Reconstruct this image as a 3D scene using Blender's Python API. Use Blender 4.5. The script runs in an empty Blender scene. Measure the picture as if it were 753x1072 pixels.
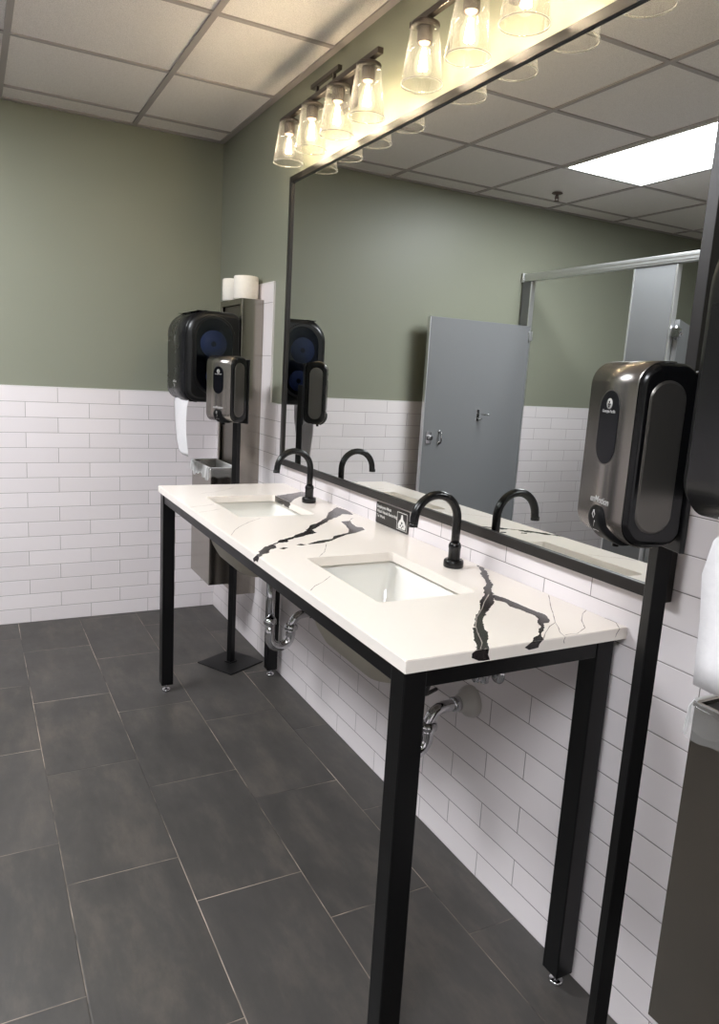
import bpy, bmesh, math, random
from mathutils import Vector, Matrix
from mathutils.geometry import tessellate_polygon
random.seed(7)
PI = math.pi
S = bpy.context.scene
COL = S.collection

# ------------------------------------------------------------------ node helpers
def srgb(r, g, b):
    f = lambda c: (c/255/12.92) if c/255 <= .04045 else ((c/255+.055)/1.055)**2.4
    return (f(r), f(g), f(b), 1)

class NT:
    def __init__(s, name):
        s.m = bpy.data.materials.new(name); s.m.use_nodes = True
        s.t = s.m.node_tree; s.t.nodes.clear()
        s.out = s.t.nodes.new('ShaderNodeOutputMaterial')
    def n(s, typ, **kw):
        nd = s.t.nodes.new(typ)
        for k, v in kw.items(): setattr(nd, k, v)
        return nd
    def link(s, a, b): s.t.links.new(a, b)
    def math(s, op, a, b=None, c=None, clamp=False):
        nd = s.n('ShaderNodeMath', operation=op); nd.use_clamp = clamp
        for i, v in enumerate((a, b, c)):
            if v is None: continue
            if isinstance(v, (int, float)): nd.inputs[i].default_value = v
            else: s.link(v, nd.inputs[i])
        return nd.outputs[0]
    def pos(s):
        g = s.n('ShaderNodeNewGeometry'); x = s.n('ShaderNodeSeparateXYZ'); s.link(g.outputs['Position'], x.inputs[0])
        return x.outputs
    def gpos(s): return s.n('ShaderNodeNewGeometry').outputs['Position']
    def noise(s, scale, detail=3, rough=.5, vec=None, stretch=None, dist=0):
        nd = s.n('ShaderNodeTexNoise'); nd.inputs['Scale'].default_value = scale
        nd.inputs['Detail'].default_value = detail; nd.inputs['Roughness'].default_value = rough
        nd.inputs['Distortion'].default_value = dist
        v = vec or s.gpos()
        if stretch:
            mp = s.n('ShaderNodeMapping'); mp.inputs['Scale'].default_value = stretch
            s.link(v, mp.inputs['Vector']); v = mp.outputs[0]
        s.link(v, nd.inputs['Vector']); return nd.outputs['Fac']
    def ramp(s, fac, stops):
        r = s.n('ShaderNodeValToRGB'); e = r.color_ramp.elements
        while len(e) < len(stops): e.new(.5)
        for i, (p, c) in enumerate(stops): e[i].position = p; e[i].color = c
        s.link(fac, r.inputs[0]); return r.outputs[0]
    def mix(s, fac, a, b, typ='MIX'):
        m = s.n('ShaderNodeMix', data_type='RGBA', blend_type=typ)
        if isinstance(fac, (int, float)): m.inputs[0].default_value = fac
        else: s.link(fac, m.inputs[0])
        for i, v in ((6, a), (7, b)):
            if isinstance(v, tuple): m.inputs[i].default_value = v
            else: s.link(v, m.inputs[i])
        return m.outputs[2]
    def bsdf(s, col=None, rough=.5, metal=0, spec=.5, normal=None, coat=0, emis=None, estr=0):
        b = s.n('ShaderNodeBsdfPrincipled')
        for k, v in (('Base Color', col), ('Roughness', rough), ('Metallic', metal), ('Normal', normal)):
            if v is None: continue
            if isinstance(v, (int, float, tuple)): b.inputs[k].default_value = v
            else: s.link(v, b.inputs[k])
        b.inputs['Specular IOR Level'].default_value = spec
        b.inputs['Coat Weight'].default_value = coat
        if emis: b.inputs['Emission Color'].default_value = emis; b.inputs['Emission Strength'].default_value = estr
        return b.outputs[0]
    def bump(s, h, strength=.3, dist=.001, normal=None):
        b = s.n('ShaderNodeBump'); b.inputs['Strength'].default_value = strength; b.inputs['Distance'].default_value = dist
        s.link(h, b.inputs['Height'])
        if normal: s.link(normal, b.inputs['Normal'])
        return b.outputs[0]
    def done(s, sh): s.link(sh, s.out.inputs[0]); return s.m

def simple(name, col, rough=.5, metal=0, spec=.5, coat=0, nscale=0, nstr=.15, rvar=0, cvar=0):
    t = NT(name); c = col; r = rough; nrm = None
    if nscale: nrm = t.bump(t.noise(nscale, 3), nstr, .001)
    if rvar: r = t.math('MULTIPLY_ADD', t.noise(9, 4), rvar, rough-rvar/2)
    if cvar:
        c = t.mix(t.noise(6, 4), tuple(list(x*(1-cvar) for x in col[:3])+[1]), tuple(list(min(1, x*(1+cvar)) for x in col[:3])+[1]))
    return t.done(t.bsdf(c, r, metal, spec, nrm, coat))

def brushed(name, col, rough=.3, horiz=(1, 1, 220), k=1):
    t = NT(name)
    tc = t.n('ShaderNodeTexCoord').outputs['Object']
    n = t.noise(6, 4, .6, vec=tc, stretch=horiz)
    c = t.mix(n, tuple(list(x*(1-.14*k) for x in col[:3])+[1]), col)
    r = t.math('MULTIPLY_ADD', n, .12*k, rough-.06*k)
    nb = t.bump(n, .12*k, .0006*k)
    return t.done(t.bsdf(c, r, 1, .5, nb))

def tiled(name, ui, vi, usgn, vsgn, W, H, u0, v0, shift, grout, tilecol, groutcol, rough, extra=None, bumpd=.0012, wave=.0, edgebump=.6):
    t = NT(name); p = t.pos()
    u = t.math('MULTIPLY', p[ui], usgn); v = t.math('MULTIPLY', p[vi], vsgn)
    vv = t.math('DIVIDE', t.math('SUBTRACT', v, v0), H); row = t.math('FLOOR', vv); fv = t.math('FRACT', vv)
    uu = t.math('SUBTRACT', t.math('DIVIDE', t.math('SUBTRACT', u, u0), W), t.math('MULTIPLY', row, shift))
    cl = t.math('FLOOR', uu); fu = t.math('FRACT', uu)
    du = t.math('MULTIPLY', t.math('MINIMUM', fu, t.math('SUBTRACT', 1, fu)), W)
    dv = t.math('MULTIPLY', t.math('MINIMUM', fv, t.math('SUBTRACT', 1, fv)), H)
    d = t.math('MINIMUM', du, dv)
    mask = t.math('DIVIDE', t.math('SUBTRACT', d, grout*.5-.0003), .0006, clamp=True)      # 0 in grout, 1 on tile
    soft = t.math('DIVIDE', t.math('SUBTRACT', d, grout*.4), .0022, clamp=True)
    cv = t.n('ShaderNodeCombineXYZ'); t.link(cl, cv.inputs[0]); t.link(row, cv.inputs[1])
    wn = t.n('ShaderNodeTexWhiteNoise'); t.link(cv.outputs[0], wn.inputs['Vector'])
    col = tilecol(t, wn.outputs['Value'], cv.outputs[0]) if callable(tilecol) else tilecol
    if groutcol == 'floor': groutcol = t.ramp(t.noise(2.2, 4, .7), [(.40, srgb(44, 41, 39)), (.50, srgb(120, 108, 97)), (.60, srgb(172, 156, 142))])
    c = t.mix(mask, groutcol, col)
    r = t.math('MULTIPLY_ADD', t.math('SUBTRACT', 1, mask), .6, rough, clamp=True) if not extra else extra(t, mask)
    nb = t.bump(soft, edgebump, bumpd)
    if wave: nb = t.bump(t.noise(16, 1), wave, .004, nb)
    return t.done(t.bsdf(c, r, 0, .5, nb))

# ------------------------------------------------------------------ room constants (metres)
H = 2.563; YF = 4.0944; XL = -4.05; YN = -1.75
TP = .0778; TJ = .3064; WT = 16*TP
MX = -.018                       # mirror glass plane

# materials
def wall_paint():
    t = NT('sage_green_paint')
    c = t.mix(t.noise(1.3, 3), srgb(131, 133, 118), srgb(137, 139, 124))
    nb = t.bump(t.noise(260, 3), .12, .0008)
    return t.done(t.bsdf(c, .42, 0, .4, nb))
M = {}
M['paint'] = wall_paint()
wt = lambda t, r, v: t.mix(r, srgb(226, 219, 220), srgb(233, 226, 227))
M['tile_far'] = tiled('white_subway_tile', 0, 2, -1, 1, TJ, TP, .075, 0, .5, .0022, wt, srgb(150, 144, 140), .17, wave=.10)
M['tile_side'] = tiled('white_subway_tile_side', 1, 2, 1, 1, TJ, TP, 1.3256+.5*TJ, 0, .5, .0020, wt, srgb(120, 112, 112), .17, wave=.10)
M['tile_border'] = tiled('white_border_tile', 1, 2, 1, 1, 2.0, .24, 2.3, 1.46, 0, .0020, wt, srgb(120, 112, 112), .17, wave=.10)
def floor_col(t, r, cell):
    g = t.gpos()
    off = t.n('ShaderNodeVectorMath', operation='MULTIPLY_ADD'); t.link(cell, off.inputs[0]); off.inputs[1].default_value = (3.7, 5.1, 0); t.link(g, off.inputs[2])
    n = t.noise(3.2, 7, .68, vec=off.outputs[0], stretch=(2.4, .8, 1), dist=.15)
    n2 = t.noise(14, 5, .7, vec=off.outputs[0], stretch=(2.2, .5, 1))
    c = t.ramp(n, [(.30, srgb(42, 40, 38)), (.5, srgb(61, 58, 54)), (.70, srgb(92, 84, 76))])
    c = t.mix(t.math('MULTIPLY', n2, .5), c, srgb(66, 63, 62))
    sp = t.noise(420, 2, .6)
    c = t.mix(t.math('MULTIPLY', sp, .25), c, srgb(50, 49, 48))
    return t.mix(t.math('MULTIPLY', r, .20), c, srgb(84, 80, 78))
def floor_rough(t, mask):
    return t.math('MULTIPLY_ADD', t.noise(5, 5, .7), .25, .38)
M['floor'] = tiled('charcoal_floor_tile', 1, 0, 1, -1, .5896, .3021, 1.3015, .1484-.3021, 1/3, .0022, floor_col, 'floor', .5, extra=floor_rough, bumpd=.0008, wave=.02)
def ceil_mat():
    t = NT('ceiling_tile')
    n = t.noise(330, 2, .7); n2 = t.noise(2.5, 3)
    c = t.ramp(n, [(.3, srgb(206, 199, 195)), (.58, srgb(244, 238, 234))])
    c = t.mix(t.math('MULTIPLY', n2, .25), c, srgb(230, 223, 219))
    return t.done(t.bsdf(c, .9, 0, .2, t.bump(n, .35, .0012)))
M['ceiling'] = ceil_mat()
M['grid'] = simple('ceiling_grid_metal', srgb(166, 158, 156), .45, 0, .5)
M['white_trim'] = simple('white_tile_edge', srgb(214, 210, 208), .3)
M['black'] = simple('black_powder_coated_steel', srgb(8, 8, 9), .36, 0, .32, nscale=220, nstr=.06, rvar=.18)
M['frame'] = simple('dark_bronze_frame', srgb(40, 37, 36), .36, .35, .5, rvar=.1)
M['bronze'] = simple('oil_rubbed_bronze', srgb(70, 62, 58), .38, .6, .5, rvar=.1)
M['black_base'] = simple('black_painted_steel_plate', srgb(14, 14, 15), .5, 0, .35)
M['faucet'] = simple('matte_black_faucet', srgb(16, 16, 17), .24, .2, .5, rvar=.08)
def quartz():
    t = NT('white_quartz')
    n = t.noise(2.2, 5, .6); n2 = t.noise(60, 3, .6)
    c = t.mix(n, srgb(238, 229, 220), srgb(245, 237, 229))
    c = t.mix(t.math('MULTIPLY', n2, .12), c, srgb(214, 208, 202))
    return t.done(t.bsdf(c, .13, 0, .5))
M['quartz'] = quartz()
def vein(name, a, b):
    t = NT(name); c = t.mix(t.noise(45, 4, .7), a, b)
    return t.done(t.bsdf(c, .14))
M['vein'] = vein('black_vein', srgb(16, 14, 15), srgb(50, 45, 45))
M['hairline'] = vein('grey_hairline', srgb(120, 112, 108), srgb(166, 156, 150))
M['pale_line'] = vein('pale_hairline', srgb(150, 142, 138), srgb(170, 162, 156))
M['ceramic'] = simple('white_sink_ceramic', srgb(236, 234, 228), .07, 0, .5, coat=.5)
M['ceramic_under'] = simple('unglazed_sink_underside', srgb(186, 180, 166), .5, nscale=60, nstr=.1)
M['chrome'] = simple('chrome', srgb(205, 205, 208), .07, 1)
M['escutcheon'] = simple('white_plastic_collar', srgb(196, 192, 188), .4)
M['hose'] = simple('black_rubber_hose', srgb(18, 18, 18), .5)
M['steel'] = brushed('brushed_stainless', srgb(158, 152, 143), .17, k=.35)
M['steel_dark'] = brushed('brushed_stainless_dark', srgb(128, 122, 114), .34)
M['steel_soap'] = brushed('brushed_stainless_soap', srgb(146, 141, 136), .25, horiz=(2, 2, 90), k=.25)
M['gloss_black'] = simple('gloss_black_plastic', srgb(16, 16, 17), .22, .3, .5)
M['satin_black'] = simple('satin_black_plastic', srgb(16, 16, 17), .30, 0, .4, nscale=400, nstr=.05)
M['pod'] = simple('dull_black_plastic', srgb(12, 12, 13), .5, 0, .12)
M['charcoal'] = simple('charcoal_textured_plastic', srgb(18, 18, 21), .27, 0, .35, nscale=500, nstr=.15, rvar=.08)
M['navy'] = simple('navy_gloss_plastic', srgb(7, 8, 14), .25, 0, .12)
M['roll_blue'] = simple('roll_behind_smoked_window', srgb(112, 124, 152), .5, cvar=.3)
M['side_plate'] = simple('gunmetal_side_plate', srgb(98, 95, 91), .30, .8)
M['grey_print'] = simple('pale_grey_print', srgb(176, 174, 172), .5)
M['white_print'] = simple('white_print', srgb(220, 218, 214), .5)
def paper(name, c1, c2, sc=120):
    t = NT(name); n = t.noise(sc, 3, .6)
    return t.done(t.bsdf(t.mix(n, c1, c2), .9, 0, .1, t.bump(n, .3, .001)))
M['paper'] = paper('white_paper', srgb(222, 219, 221), srgb(236, 233, 234))
M['tissue'] = paper('toilet_tissue', srgb(226, 220, 210), srgb(240, 234, 224))
M['core'] = simple('cardboard_core', srgb(150, 122, 92), .8)
M['stall'] = simple('grey_laminate', srgb(116, 117, 119), .42, 0, .45, nscale=300, nstr=.05)
M['alu'] = simple('brushed_aluminium', srgb(218, 218, 220), .34, .85, rvar=.1)
M['sign'] = simple('black_sign_plastic', srgb(30, 27, 26), .3)
M['sprinkler'] = simple('sprinkler_metal', srgb(110, 96, 90), .4, .8)
def mirror_mat():
    t = NT('silvered_glass')
    return t.done(t.bsdf((.69, .705, .69, 1), .0, 1, .5))
M['mirror'] = mirror_mat()
def glass_thin(name, tint=(1, 1, 1, 1), blend=.5, mul=1.0, haze=0.0):
    t = NT(name)
    lw = t.n('ShaderNodeLayerWeight'); lw.inputs[0].default_value = blend
    lw.inputs[0].default_value = .5; sch = t.math('MULTIPLY_ADD', t.math('POWER', lw.outputs['Facing'], 4), .85, .035)
    g = t.n('ShaderNodeBsdfGlossy'); g.inputs['Roughness'].default_value = .02; g.inputs[0].default_value = (1, 1, 1, 1)
    tr = t.n('ShaderNodeBsdfTransparent'); tr.inputs[0].default_value = tint
    mx = t.n('ShaderNodeMixShader'); f = t.math('MULTIPLY', sch, mul, clamp=True)
    t.link(f, mx.inputs[0]); t.link(tr.outputs[0], mx.inputs[1]); t.link(g.outputs[0], mx.inputs[2])
    if haze:
        df = t.n('ShaderNodeBsdfDiffuse'); df.inputs[0].default_value = (.9, .9, .9, 1)
        tl = t.n('ShaderNodeBsdfTranslucent'); tl.inputs[0].default_value = (.9, .9, .9, 1)
        m1 = t.n('ShaderNodeMixShader'); m1.inputs[0].default_value = .5; t.link(df.outputs[0], m1.inputs[1]); t.link(tl.outputs[0], m1.inputs[2])
        m2 = t.n('ShaderNodeMixShader'); hz = t.math('MULTIPLY', t.math('POWER', lw.outputs['Facing'], 3), haze*3.5)
        hz = t.math('ADD', hz, haze*.35, clamp=True)
        t.link(hz, m2.inputs[0]); t.link(mx.outputs[0], m2.inputs[1]); t.link(m1.outputs[0], m2.inputs[2]); return t.done(m2.outputs[0])
    return t.done(mx.outputs[0])
M['shade_glass'] = glass_thin('clear_shade_glass', (.99, .985, .97, 1), .5, .9, .022)
M['shade_rim'] = glass_thin('clear_shade_rim', (.80, .79, .76, 1), .5, 1.6, .30)
def bulb_mat():
    t = NT('glowing_bulb_glass')
    tr = t.n('ShaderNodeBsdfTransparent'); e = t.n('ShaderNodeEmission'); e.inputs[0].default_value = (1, .84, .60, 1)
    lw = t.n('ShaderNodeLayerWeight'); lw.inputs[0].default_value = .5
    t.link(t.math('MULTIPLY_ADD', t.math('SUBTRACT', 1, lw.outputs['Facing']), .13, .04), e.inputs[1])
    a = t.n('ShaderNodeAddShader'); t.link(tr.outputs[0], a.inputs[0]); t.link(e.outputs[0], a.inputs[1]); return t.done(a.outputs[0])
M['bulb_glass'] = bulb_mat()
M['liner'] = glass_thin('clear_plastic_liner', (.95, .95, .95, 1), .5, .35, .50)
M['window'] = glass_thin('smoked_window', (.50, .54, .64, 1), .5, .8)
def emit(name, col, st):
    t = NT(name); e = t.n('ShaderNodeEmission'); e.inputs[0].default_value = col; e.inputs[1].default_value = st
    return t.done(e.outputs[0])
M['filament'] = emit('glowing_filament', (1, .82, .55, 1), 130)
M['lamp_base'] = emit('glowing_lamp_base', (1, .62, .30, 1), 2.2)
def panel_mat():
    t = NT('light_panel')
    p = t.pos(); fx = t.math('SINE', t.math('MULTIPLY', p[0], 10.3))
    e = t.n('ShaderNodeEmission'); e.inputs[0].default_value = (.93, .96, 1, 1)
    e.inputs[1].default_value = 25.0
    return t.done(e.outputs[0])
M['panel'] = panel_mat()

# ------------------------------------------------------------------ mesh helpers
def box(bm, x0, x1, y0, y1, z0, z1, mi=0, bev=0):
    vs = [bm.verts.new(p) for p in ((x0,y0,z0),(x1,y0,z0),(x1,y1,z0),(x0,y1,z0),(x0,y0,z1),(x1,y0,z1),(x1,y1,z1),(x0,y1,z1))]
    fs = [bm.faces.new([vs[i] for i in f]) for f in ((3,2,1,0),(4,5,6,7),(0,1,5,4),(1,2,6,5),(2,3,7,6),(3,0,4,7))]
    for f in fs: f.material_index = mi
    if bev:
        es = list({e for f in fs for e in f.edges})
        r = bmesh.ops.bevel(bm, geom=es, offset=bev, segments=2, affect='EDGES', profile=.5)
        for f in r['faces']: f.material_index = mi
def lathe(bm, prof, seg=32, c=(0,0,0), axis='Z', mi=0, close=False):
    """prof: list of (r, h); axis the direction of h."""
    def P(r, h, a):
        u, v = r*math.cos(a), r*math.sin(a)
        q = {'Z': (u, v, h), 'X': (h, u, v), 'Y': (v, h, u)}[axis]
        return (c[0]+q[0], c[1]+q[1], c[2]+q[2])
    rings = []
    for r, h in prof:
        if r < 1e-6: rings.append([bm.verts.new(P(0, h, 0))])
        else: rings.append([bm.verts.new(P(r, h, 2*PI*k/seg)) for k in range(seg)])
    pairs = list(zip(rings, rings[1:]))
    if close: pairs.append((rings[-1], rings[0]))
    for A, B in pairs:
        for k in range(seg):
            k2 = (k+1) % seg
            if len(A) == 1 and len(B) == 1: continue
            if len(A) == 1: f = bm.faces.new((A[0], B[k2], B[k]))
            elif len(B) == 1: f = bm.faces.new((A[k], A[k2], B[0]))
            else: f = bm.faces.new((A[k], A[k2], B[k2], B[k]))
            f.material_index = mi; f.smooth = True
def cyl(bm, r, a, b, c=(0,0,0), axis='Z', seg=24, mi=0, bev=0):
    if bev: lathe(bm, [(0,a),(r-bev,a),(r,a+bev),(r,b-bev),(r-bev,b),(0,b)], seg, c, axis, mi)
    else: lathe(bm, [(0,a),(r,a),(r,b),(0,b)], seg, c, axis, mi)
def tube(bm, pts, r, seg=16, mi=0, cap=True):
    """sweep a circle (radius r or list of radii) along points."""
    pts = [Vector(p) for p in pts]; n = len(pts)
    rs = r if isinstance(r, (list, tuple)) else [r]*n
    T = [(pts[min(i+1, n-1)]-pts[max(i-1, 0)]).normalized() for i in range(n)]
    up = Vector((0,0,1)) if abs(T[0].z) < .9 else Vector((0,1,0))
    N = (up - T[0]*up.dot(T[0])).normalized(); rings = []
    for i in range(n):
        N = (N - T[i]*N.dot(T[i])).normalized(); B = T[i].cross(N)
        rings.append([bm.verts.new(pts[i]+(N*math.cos(2*PI*k/seg)+B*math.sin(2*PI*k/seg))*rs[i]) for k in range(seg)])
    for A, B in zip(rings, rings[1:]):
        for k in range(seg):
            f = bm.faces.new((A[k], A[(k+1)%seg], B[(k+1)%seg], B[k])); f.smooth = True; f.material_index = mi
    if cap:
        for R_ in (rings[0][::-1], rings[-1]): bm.faces.new(R_).material_index = mi
def arc(c, r, a0, a1, n, plane='XZ'):
    out = []
    for i in range(n+1):
        a = a0+(a1-a0)*i/n; u, v = r*math.cos(a), r*math.sin(a)
        out.append({'XZ': (c[0]+u, c[1], c[2]+v), 'XY': (c[0]+u, c[1]+v, c[2]), 'YZ': (c[0], c[1]+u, c[2]+v)}[plane])
    return out
def rrect(x0, x1, y0, y1, r, n=6):
    """rounded rectangle outline, counterclockwise; r may be (r_x1y0, r_x1y1, r_x0y1, r_x0y0)"""
    rr = r if isinstance(r, (tuple, list)) else (r,)*4
    P = []
    for (cx, cy, a0, q) in ((x1, y0, -PI/2, rr[0]), (x1, y1, 0, rr[1]), (x0, y1, PI/2, rr[2]), (x0, y0, PI, rr[3])):
        ccx = cx-q if cx == x1 else cx+q; ccy = cy+q if cy == y0 else cy-q
        for i in range(n+1):
            a = a0+(PI/2)*i/n; P.append((ccx+q*math.cos(a), ccy+q*math.sin(a)))
    return P
def prism(bm, prof, fn0, fn1, mi=0, smooth=False, caps=True):
    """extrude a 2-D outline between two maps (u,v)->xyz"""
    A = [bm.verts.new(fn0(*p)) for p in prof]; B = [bm.verts.new(fn1(*p)) for p in prof]
    n = len(A)
    for k in range(n):
        f = bm.faces.new((A[k], A[(k+1)%n], B[(k+1)%n], B[k])); f.material_index = mi; f.smooth = smooth
    if caps:
        for q in (A[::-1], B): bm.faces.new(q).material_index = mi
def build(name, bm, mats, parent=None, label=None, normals=True):
    if normals: bmesh.ops.recalc_face_normals(bm, faces=bm.faces)
    me = bpy.data.meshes.new(name); bm.to_mesh(me); bm.free()
    if not isinstance(mats, (list, tuple)): mats = [mats]
    for m in mats: me.materials.append(m)
    o = bpy.data.objects.new(name, me); COL.objects.link(o)
    if parent: o.parent = parent
    if label: o['label'] = label
    return o
def thing(name, label, cat, loc=(0,0,0), rz=0, group=None):
    o = bpy.data.objects.new(name, None); COL.objects.link(o); o.empty_display_size = .05
    o.location = loc; o.rotation_euler = (0,0,rz); o['label'] = label; o['category'] = cat
    if group: o['group'] = group
    return o
def tag(o, label, cat, group=None):
    o['label'] = label; o['category'] = cat
    if group: o['group'] = group
    return o
def struct(name, bm, mats, **kw):
    o = build(name, bm, mats, **kw); o['kind'] = 'structure'; return o
def dup(root, loc, rz, label=None):
    r = root.copy(); COL.objects.link(r); r.location = loc; r.rotation_euler = (0,0,rz)
    if label: r['label'] = label
    for ch in list(root.children):
        c = ch.copy(); COL.objects.link(c); c.parent = r
        for g in list(ch.children):
            d = g.copy(); COL.objects.link(d); d.parent = c
    return r
def text(name, body, size, mat, parent, matrix, extrude=.0002, label=None, align='CENTER', shear=0, spacing=1):
    cu = bpy.data.curves.new(name, 'FONT'); cu.body = body; cu.size = size; cu.extrude = extrude
    cu.align_x = align; cu.align_y = 'CENTER'; cu.shear = shear; cu.space_line = spacing; cu.resolution_u = 3
    cu.offset = size*.012
    tmp = bpy.data.objects.new('t', cu); COL.objects.link(tmp)
    bpy.context.view_layer.update()
    me = bpy.data.meshes.new_from_object(tmp.evaluated_get(bpy.context.evaluated_depsgraph_get()))
    bpy.data.objects.remove(tmp); bpy.data.curves.remove(cu)
    me.name = name; me.transform(matrix); me.materials.clear(); me.materials.append(mat)
    o = bpy.data.objects.new(name, me); COL.objects.link(o); o.parent = parent
    if label: o['label'] = label
    return o
# text frame facing -x: text right is -y, text up is z  (reader stands at -x looking to +x: right hand is -y)
def face_minus_x(x, y, z): return Matrix(((0,0,-1,x),(-1,0,0,y),(0,1,0,z),(0,0,0,1)))

# ------------------------------------------------------------------ setting
bm = bmesh.new(); box(bm, XL-.1, .1, YN-.1, YF+.1, -.06, 0); struct('floor', bm, M['floor'])
bm = bmesh.new(); box(bm, XL-.1, .1, YN-.1, YF+.1, H+.006, H+.06); struct('ceiling', bm, M['ceiling'])
T = .008
bm = bmesh.new(); box(bm, XL-.1, .1, YF+T, YF+.1, 0, H+.006); struct('wall_far', bm, M['paint'])
bm = bmesh.new(); box(bm, T, .1, YN-.1, YF+T, 0, H+.006); struct('wall_right', bm, M['paint'])
bm = bmesh.new(); box(bm, XL-.1, XL-T, YN-.1, YF+T, 0, H+.006); struct('wall_left', bm, M['paint'])
bm = bmesh.new(); box(bm, XL-T, T, YN-.1, YN-T, 0, H+.006); struct('wall_near', bm, M['paint'])
# tile wainscot, with a slim edge strip on top
TY0, TY1, TZ = 3.262, 3.90, 23*TP
bm = bmesh.new(); box(bm, XL-T, T, YF, YF+T, 0, WT-.004); box(bm, XL-T, T, YF-.0004, YF+T, WT-.004, WT+.002, 1); struct('trim_1', bm, [M['tile_far'], M['white_trim']])
bm = bmesh.new()
box(bm, 0, T, YN-T, YF, 0, WT-.004)
box(bm, 0, T, TY0, TY1, WT-.004, TZ-.004, 2)
box(bm, -.0004, T, YN-T, TY0, WT-.004, WT+.002, 1); box(bm, -.0004, T, TY1, YF, WT-.004, WT+.002, 1)
box(bm, -.0008, T, TY0-.004, TY1+.004, TZ-.004, TZ+.003, 1)
box(bm, -.0008, T, TY0-.006, TY0, WT+.002, TZ-.004, 1); box(bm, -.0008, T, TY1, TY1+.006, WT+.002, TZ-.004, 1)
# the same raised patch behind the near cabinet
box(bm, 0, T, -.05, .735, WT+.002, TZ-.004)
box(bm, -.0008, T, -.05, .741, TZ-.004, TZ+.003, 1); box(bm, -.0008, T, .735, .741, WT+.002, TZ-.004, 1)
struct('trim_2', bm, [M['tile_side'], M['white_trim'], M['tile_border']])
bm = bmesh.new(); box(bm, XL-T, XL, YN-T, YF, 0, WT); struct('trim_3', bm, [M['tile_side']])
bm = bmesh.new(); box(bm, XL, 0, YN-T, YN, 0, WT); struct('trim_4', bm, [M['tile_far']])
# suspended ceiling grid
gx = [-.46-.61*k for k in range(6)]; gy = [3.907-.61*k for k in range(10)]
FX = (gx[3]+.012, gx[2]-.012)
bm = bmesh.new()
for x in gx: box(bm, x-.012, x+.012, YN, YF, H, H+.0075, 0, .0008)
for y in gy: box(bm, XL, 0, y-.011, y+.011, H+.0003, H+.0075, 0, .0008)
box(bm, -.02, T, YN, YF, H-.0005, H+.006); box(bm, XL, XL+.022, YN, YF, H-.0005, H+.006)
box(bm, XL, 0, YF-.02, YF+T, H-.0005, H+.006); box(bm, XL, 0, YN, YN+.02, H-.0005, H+.006)
struct('trim_5', bm, M['grid'])
bm = bmesh.new()                                       # an entrance door behind the photographer closes the near wall
box(bm, -3.4, -2.5, YN, YN+.04, .01, 2.06, 0, .004); struct('door_1', bm, M['stall'])

# ------------------------------------------------------------------ ceiling light panels
def ceiling_light(y0, y1, x0, x1, label):
    t = thing('ceiling_light', label, 'ceiling light', ((x0+x1)/2, (y0+y1)/2, H))
    w, d = (x1-x0)/2, (y1-y0)/2
    b = bmesh.new()
    for (a0, a1, b0, b1) in ((-w,-w+.014,-d,d),(w-.014,w,-d,d),(-w+.014,w-.014,-d,-d+.014),(-w+.014,w-.014,d-.014,d)): box(b, a0,a1,b0,b1,-.004,.005)
    build('frame', b, M['white_print'], t)
    b = bmesh.new(); box(b, -w+.014, w-.014, -d+.014, d-.014, -.001, .005); build('diffuser', b, M['panel'], t)
    return t
ceiling_light(gy[3]+.012, gy[1]-.012, FX[0], FX[1], 'rectangular white ceiling light panel between the mirror and the stalls, seen in the mirror')
ceiling_light(gy[8]+.012, gy[6]-.012, FX[0], FX[1], 'rectangular white ceiling light panel behind the photographer')
# sprinkler
t = thing('sprinkler_head', 'small dark sprinkler head on the ceiling beside the light panel, seen in the mirror', 'sprinkler', (-2.04, 3.72, H))
b = bmesh.new(); lathe(b, [(0,0),(.032,0),(.034,-.004),(.02,-.010),(0,-.010)], 24); build('cover_plate', b, M['sprinkler'], t)
b = bmesh.new(); cyl(b, .009, -.034, -.010); tube(b, [(-.012,0,-.02),(-.014,0,-.034),(-.006,0,-.046)], .0025, 8); tube(b, [(.012,0,-.02),(.014,0,-.034),(.006,0,-.046)], .0025, 8)
build('nozzle', b, M['sprinkler'], t)
b = bmesh.new(); cyl(b, .016, -.050, -.047); build('deflector', b, M['sprinkler'], t)

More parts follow.
